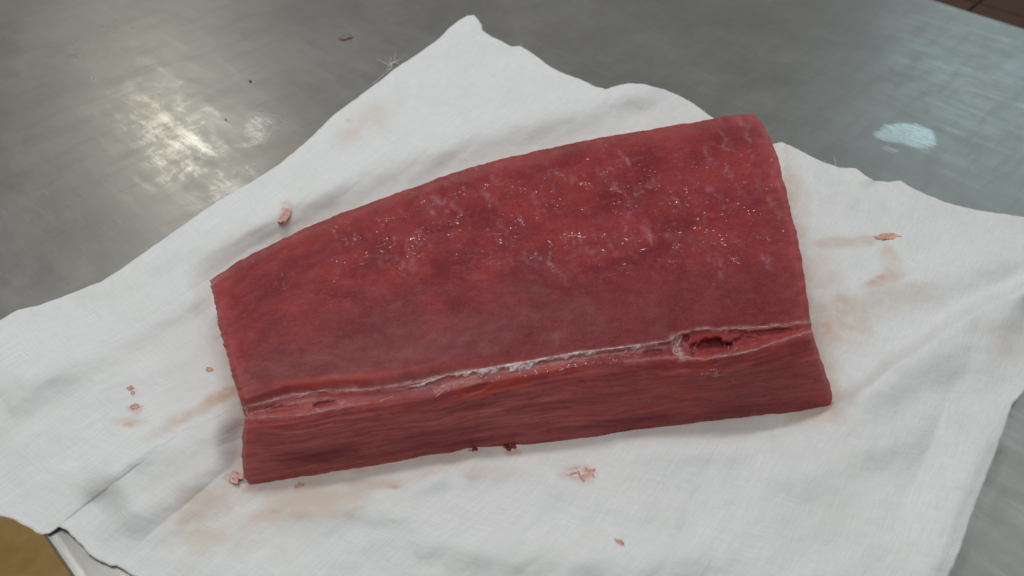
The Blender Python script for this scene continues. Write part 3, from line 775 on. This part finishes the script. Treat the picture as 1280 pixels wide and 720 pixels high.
    gr = np.vstack([ga, np.stack([loc[len(ga):, 0], loc[len(ga):, 1] - loc[len(ga):, 2], loc[len(ga):, 2]], -1)])
    set_attr(ob, 'grain', gr)
    return ob, X, Y, Z
flesh, GX, GY, GZ = build_loin()
def on_loin(px, py, lift=0.0):
    k = np.argmin((GX - px) ** 2 + (GY - py) ** 2)
    z = GZ.ravel()[k] + 0.002 + lift
    return at(px, py, z) - np.array(loin.location)

# membrane: ragged pale ribbons along the two lines and strands that bridge the gap
def strand(pts, r0, wob=1.0, seed=0, lift=0.0002):
    p = poly(pts, max(8, int(sum(math.hypot(b[0] - a[0], b[1] - a[1]) for a, b in zip(pts, pts[1:])) / 2.2)))
    s = np.arange(len(p))
    p = p + wob * np.stack([fbm(s / 3.0, s * 0, seed, 3), 1.4 * fbm(s / 3.5, s * 0, seed + 7, 3)], -1)
    P = np.array([on_loin(x, y, lift) for x, y in p])
    P[:, 2] = np.convolve(np.r_[P[0, 2], P[0, 2], P[:, 2], P[-1, 2], P[-1, 2]], np.ones(5) / 5, 'valid')
    R = r0 * np.clip(0.75 + 1.5 * fbm(s / 4.0, s * 0, seed + 13, 3), 0.12, 1.8)
    R[0] *= 0.3; R[-1] *= 0.3
    return (P, R)
def film(pts, wmin, wmax, seed, lift=0.0004):
    """a thin torn film hanging down from a line of the seam"""
    n = int(sum(math.hypot(b[0] - a[0], b[1] - a[1]) for a, b in zip(pts, pts[1:])) / 1.6)
    p = poly(pts, n); s_ = np.arange(n)
    w = wmin + (wmax - wmin) * np.clip(0.5 + 1.1 * fbm(s_ / 9.0, s_ * 0, seed, 3) + 0.5 * noise(s_ / 1.7, s_ * 0, seed + 3), 0.02, 1.2)
    w *= np.clip(np.minimum(s_, n - 1 - s_) / 12.0, 0.08, 1)
    sl = 0.5 * fbm(s_ / 12.0, s_ * 0, seed + 5, 2) - 0.35
    R = 6; V = []
    for k in range(n):
        for r in range(R):
            f = r / (R - 1)
            q = on_loin(p[k, 0] + sl[k] * w[k] * f, p[k, 1] + w[k] * f - 1.0, lift * (1 + 1.1 * math.sin(f * 3.1)) + 0.0002 * noise(np.array(k / 2.0), np.array(r * 1.0), seed + 7))
            V.append(q)
    return link_mesh('membrane', V, grid_faces(n, R), MEMB, loin)
film([(556, 470), (600, 462), (660, 452), (720, 441), (780, 434), (840, 426)], 2.0, 7.5, 141)
film([(590, 464), (612, 460), (640, 456), (690, 447)], 3, 11, 151, 0.0005)
film([(505, 485), (525, 481), (545, 473), (560, 470)], 1.5, 5, 161)
film([(842, 421), (846, 432), (850, 446)], 3, 8, 171, 0.0006)
tubes('membrane', [strand(UP[5:13], 0.0002, 1.0, 101), strand(UP[12:], 0.0003, 1.2, 105)], MEMB, loin)
tubes('membrane', [strand(LO[11:], 0.00026, 1.2, 111)], MEMB, loin)
tubes('membrane', [strand(UP[:6], 0.0002, 1.2, 121), strand([(308, 521), (318, 516), (340, 509), (362, 500), (392, 489)], 0.0002, 1.0, 123), strand([(309, 511), (309, 517), (313, 523)], 0.00028, 0.8, 125), strand(LO[:4], 0.00015, 1.0, 127)], MEMB, loin)
tubes('torn_rim', [strand([(842, 425), (848, 421), (853, 419), (849, 428), (846, 436), (853, 447), (862, 448)], 0.00055, 2.2, 131), strand([(858, 447), (866, 439), (873, 431)], 0.00022, 1.0, 133),
                   strand([(909, 433), (911, 441), (918, 438), (922, 435)], 0.0004, 1.4, 135), strand([(838, 428), (844, 432), (842, 440), (850, 444)], 0.0006, 2.0, 137), strand([(872, 428), (862, 446)], 0.00022, 0.8, 139)], MEMB, loin)
hairs = []
for k in range(22):                                   # torn fibres hanging off the bright seam
    x = random.uniform(540, 842); y = np.interp(x, [540, 600, 660, 720, 780, 842], [484, 464, 454, 443, 435, 427]) + random.uniform(-1, 5)
    l = random.uniform(4, 15); a = random.uniform(1.9, 2.6)
    hairs.append(strand([(x, y), (x + l * 0.5 * math.cos(a) + random.uniform(-1, 1), y + l * 0.5 * math.sin(a) * 0.7), (x + l * math.cos(a), y + l * math.sin(a) * 0.8)], random.uniform(0.00012, 0.0003), 1.0, 200 + k))
for p in ([(470, 503), (490, 496), (505, 494)], [(543, 498), (548, 493), (556, 488)], [(520, 480), (535, 474), (548, 470)], [(495, 488), (520, 483), (538, 482)]):
    hairs.append(strand(p, 0.0003, 0.8, 300 + int(p[0][0])))
fib = tubes('torn_fibres', hairs, MEMB, loin, 5)
for pts in ([(638, 309), (650, 307), (658, 306), (667, 305)], [(608, 294), (618, 293), (628, 292)], [(498, 242), (508, 241), (520, 241)], [(401, 284), (412, 281), (424, 284)], [(432, 292), (438, 284)]):
    tubes('pale_sinew', [strand(pts, 0.00022, 0.8, int(pts[0][0]))], MEMB, loin, 5)

def wet_mat():
    t = NT('wet_flesh'); c = t.coord()
    n = t.noise(c, 260, 2)
    t.set(Base_Color=t.mix(n, (0.22, 0.02, 0.03), (0.34, 0.06, 0.06)), Roughness=0.13, IOR=2.7)
    return t.m
def wet_glint_beads():  # small wet domes added to catch the lamps as glints
    rb = random.Random(11)
    cl = [(648, 232, 7, 5), (657, 240, 5, 3), (733, 198, 4, 4), (757, 180, 3, 2), (605, 232, 5, 4), (760, 228, 6, 4), (815, 214, 6, 5), (825, 240, 8, 5), (870, 208, 7, 4), (905, 200, 8, 4), (860, 240, 8, 5), (528, 292, 6, 8), (520, 312, 7, 7),
          (530, 318, 5, 4), (500, 330, 14, 6), (455, 320, 8, 4), (420, 325, 6, 3), (688, 303, 4, 4), (745, 300, 6, 3), (875, 278, 5, 4), (885, 288, 6, 5), (910, 295, 5, 5), (920, 325, 4, 4), (893, 355, 3, 3), (940, 262, 8, 4), (980, 290, 3, 1), (955, 235, 6, 3),
          (575, 275, 8, 3), (690, 250, 9, 4), (780, 265, 10, 5), (840, 300, 10, 5), (640, 270, 12, 4), (560, 240, 10, 3), (890, 465, 9, 5), (862, 440, 8, 5), (612, 470, 14, 4), (700, 455, 16, 4), (960, 200, 5, 3), (800, 250, 40, 14), (620, 280, 60, 16), (480, 290, 40, 10), (900, 250, 40, 12)]
    V, F = [], []
    for cx, cy, sp, n in cl:
        for _ in range(n):
            c = on_loin(cx + rb.gauss(0, sp * 0.8), cy + rb.gauss(0, sp * 0.6), -0.00006)
            r = rb.uniform(0.0004, 0.0011); h = r * rb.uniform(0.35, 0.6); el = rb.uniform(0.7, 1.5); an = rb.uniform(0, 3.14)
            o = len(V)
            for ring in range(3):
                for k in range(8):
                    a = k * math.pi / 4; q = (1, 0.72, 0.36)[ring] * r
                    x, y = q * math.cos(a) * el, q * math.sin(a) / el
                    V.append(c + np.array([x * math.cos(an) - y * math.sin(an), x * math.sin(an) + y * math.cos(an), (0, 0.6, 0.92)[ring] * h]))
            V.append(c + np.array([0, 0, h]))
            for ring in range(2):
                for k in range(8):
                    F.append((o + ring * 8 + k, o + ring * 8 + (k + 1) % 8, o + ring * 8 + 8 + (k + 1) % 8, o + ring * 8 + 8 + k))
            for k in range(8): F.append((o + 16 + k, o + 16 + (k + 1) % 8, o + 24))
    ob = link_mesh('wet_glint_beads', V, F, wet_mat(), loin)
    ob['kind'] = 'stuff'
wet_glint_beads()

# ------------------------------------------------------------------ scraps and specks
def lump(name, px, py, lx, ly, ang, mat, label, cat, z=None, hgt=0.06, seed=0, group=None):
    lx, ly = lx * 0.85, ly * 0.85
    """a small irregular piece lx by ly photograph pixels in size"""
    c = at(px, py, z) if z is not None else on_cloth(px, py)
    m = 0.00062 if py > 400 else 0.0008
    bm = bmesh.new(); bmesh.ops.create_icosphere(bm, subdivisions=4, radius=1)
    for v in bm.verts:
        n = v.co.copy()
        r = max(0.3, 1 + 1.5 * float(fbm(np.array(n.x * 1.9 + n.z), np.array(n.y * 1.9 - n.z), seed, 3)))
        x, y = n.x * r * lx * m / 2, n.y * r * ly * m / 2 * 1.3
        zz = max(n.z * r, -0.3) * min(lx, ly) * m * hgt + 0.0003
        v.co = (x * math.cos(ang) - y * math.sin(ang), x * math.sin(ang) + y * math.cos(ang), zz)
    o = bm_obj(name, bm, mat, None, True)
    o.location = c
    return tag(o, label, cat, group)
lump('flesh_scrap', 357, 270, 7, 18, -0.25, SCRAP, hgt=0.1, label= 'upright red shred of flesh on the cloth above the slab\'s top left corner', cat='fish scrap', seed=3)
lump('flesh_scrap', 289, 598, 20, 8, 0.15, SCRAP, hgt=0.1, label= 'flat red scrap touching the slab\'s lower left corner', cat='fish scrap', seed=5)
lump('flesh_scrap', 169, 508, 8, 6, 0.2, SCRAP, 'largest of the red crumbs left of the slab', 'fish scrap', seed=7)
lump('flesh_scrap', 166, 491, 4, 4, 0.2, SCRAP, 'middle of three red crumbs in a column left of the slab', 'fish scrap', seed=9)
lump('flesh_scrap', 163, 485, 5, 4, 0.6, SCRAP, 'topmost of three red crumbs in a column left of the slab', 'fish scrap', seed=11)
lump('flesh_scrap', 261, 462, 7, 5, 0.2, ORANGE, 'small lone orange crumb just left of the slab\'s left end', 'fish scrap', seed=13)
lump('flesh_scrap', 376, 608, 8, 5, 0.0, ORANGE, 'orange crumb below the slab\'s front wall near its left corner', 'fish scrap', seed=15)
lump('flesh_scrap', 1110, 296, 22, 6, 0.1, ORANGE, 'orange shred on the cloth right of the slab beside a beige stain', 'fish scrap', hgt=0.12, seed=19)
lump('flesh_scrap', 775, 679, 12, 4, -0.8, ORANGE, 'thin orange sliver on the cloth near the bottom of the photo', 'fish scrap', seed=21)
lump('flesh_scrap', 432, 47, 16, 7, 0.3, simple('dried_scrap', (0.20, 0.125, 0.095), (0.26, 0.18, 0.145), 200, 0.5), 'dried brownish red scrap on the bare steel left of the cloth\'s top corner', 'fish scrap', z=0.0002, hgt=0.07, seed=23)
lump('blood_clot', 637, 559, 12, 7, 0.1, CLOT, 'glossy dark red clot under the slab\'s front bottom edge', 'blood clot', hgt=0.5, seed=25)
lump('blood_clot', 592, 563, 6, 4, 0.1, CLOT, 'smaller dark clot left of the glossy one under the front edge', 'blood clot', hgt=0.5, seed=27)
# a scrap of branching shreds below the slab
sh = tag(bpy.data.objects.new('shredded_scrap', None), 'branching orange red shreds of flesh on the cloth below the slab\'s middle', 'fish scrap')
COL.objects.link(sh); cs = on_cloth(727, 593); sh.location = cs
for k, (pts, r) in enumerate((([(706, 596), (716, 592), (728, 590), (744, 588)], 0.0011), ([(722, 590), (726, 597), (730, 603)], 0.0009), ([(732, 591), (733, 584), (735, 584)], 0.0009), ([(738, 590), (742, 596), (742, 598)], 0.0008), ([(718, 592), (720, 586)], 0.0006))):
    p = poly(pts, 9); P = np.array([on_cloth(x, y, -0.0003) for x, y in p]) - cs
    s_ = np.arange(9)
    tubes('shred', [(P, r * np.clip(0.8 + 1.2 * fbm(s_ / 2.0, s_ * 0, 400 + k, 2), 0.2, 1.6))], ORANGE, sh, 6)
for px, py, s, lb in ((313, 102, 3, 'tiny black speck on the steel halfway to the cloth, right of the bright reflection'), (282, 150, 2, 'black speck on the steel close to the cloth\'s left edge beside the reflection')):
    lump('grit', px, py, s, s, 0.3, SPECK, lb, 'speck', z=0.0001, hgt=0.4, seed=px)
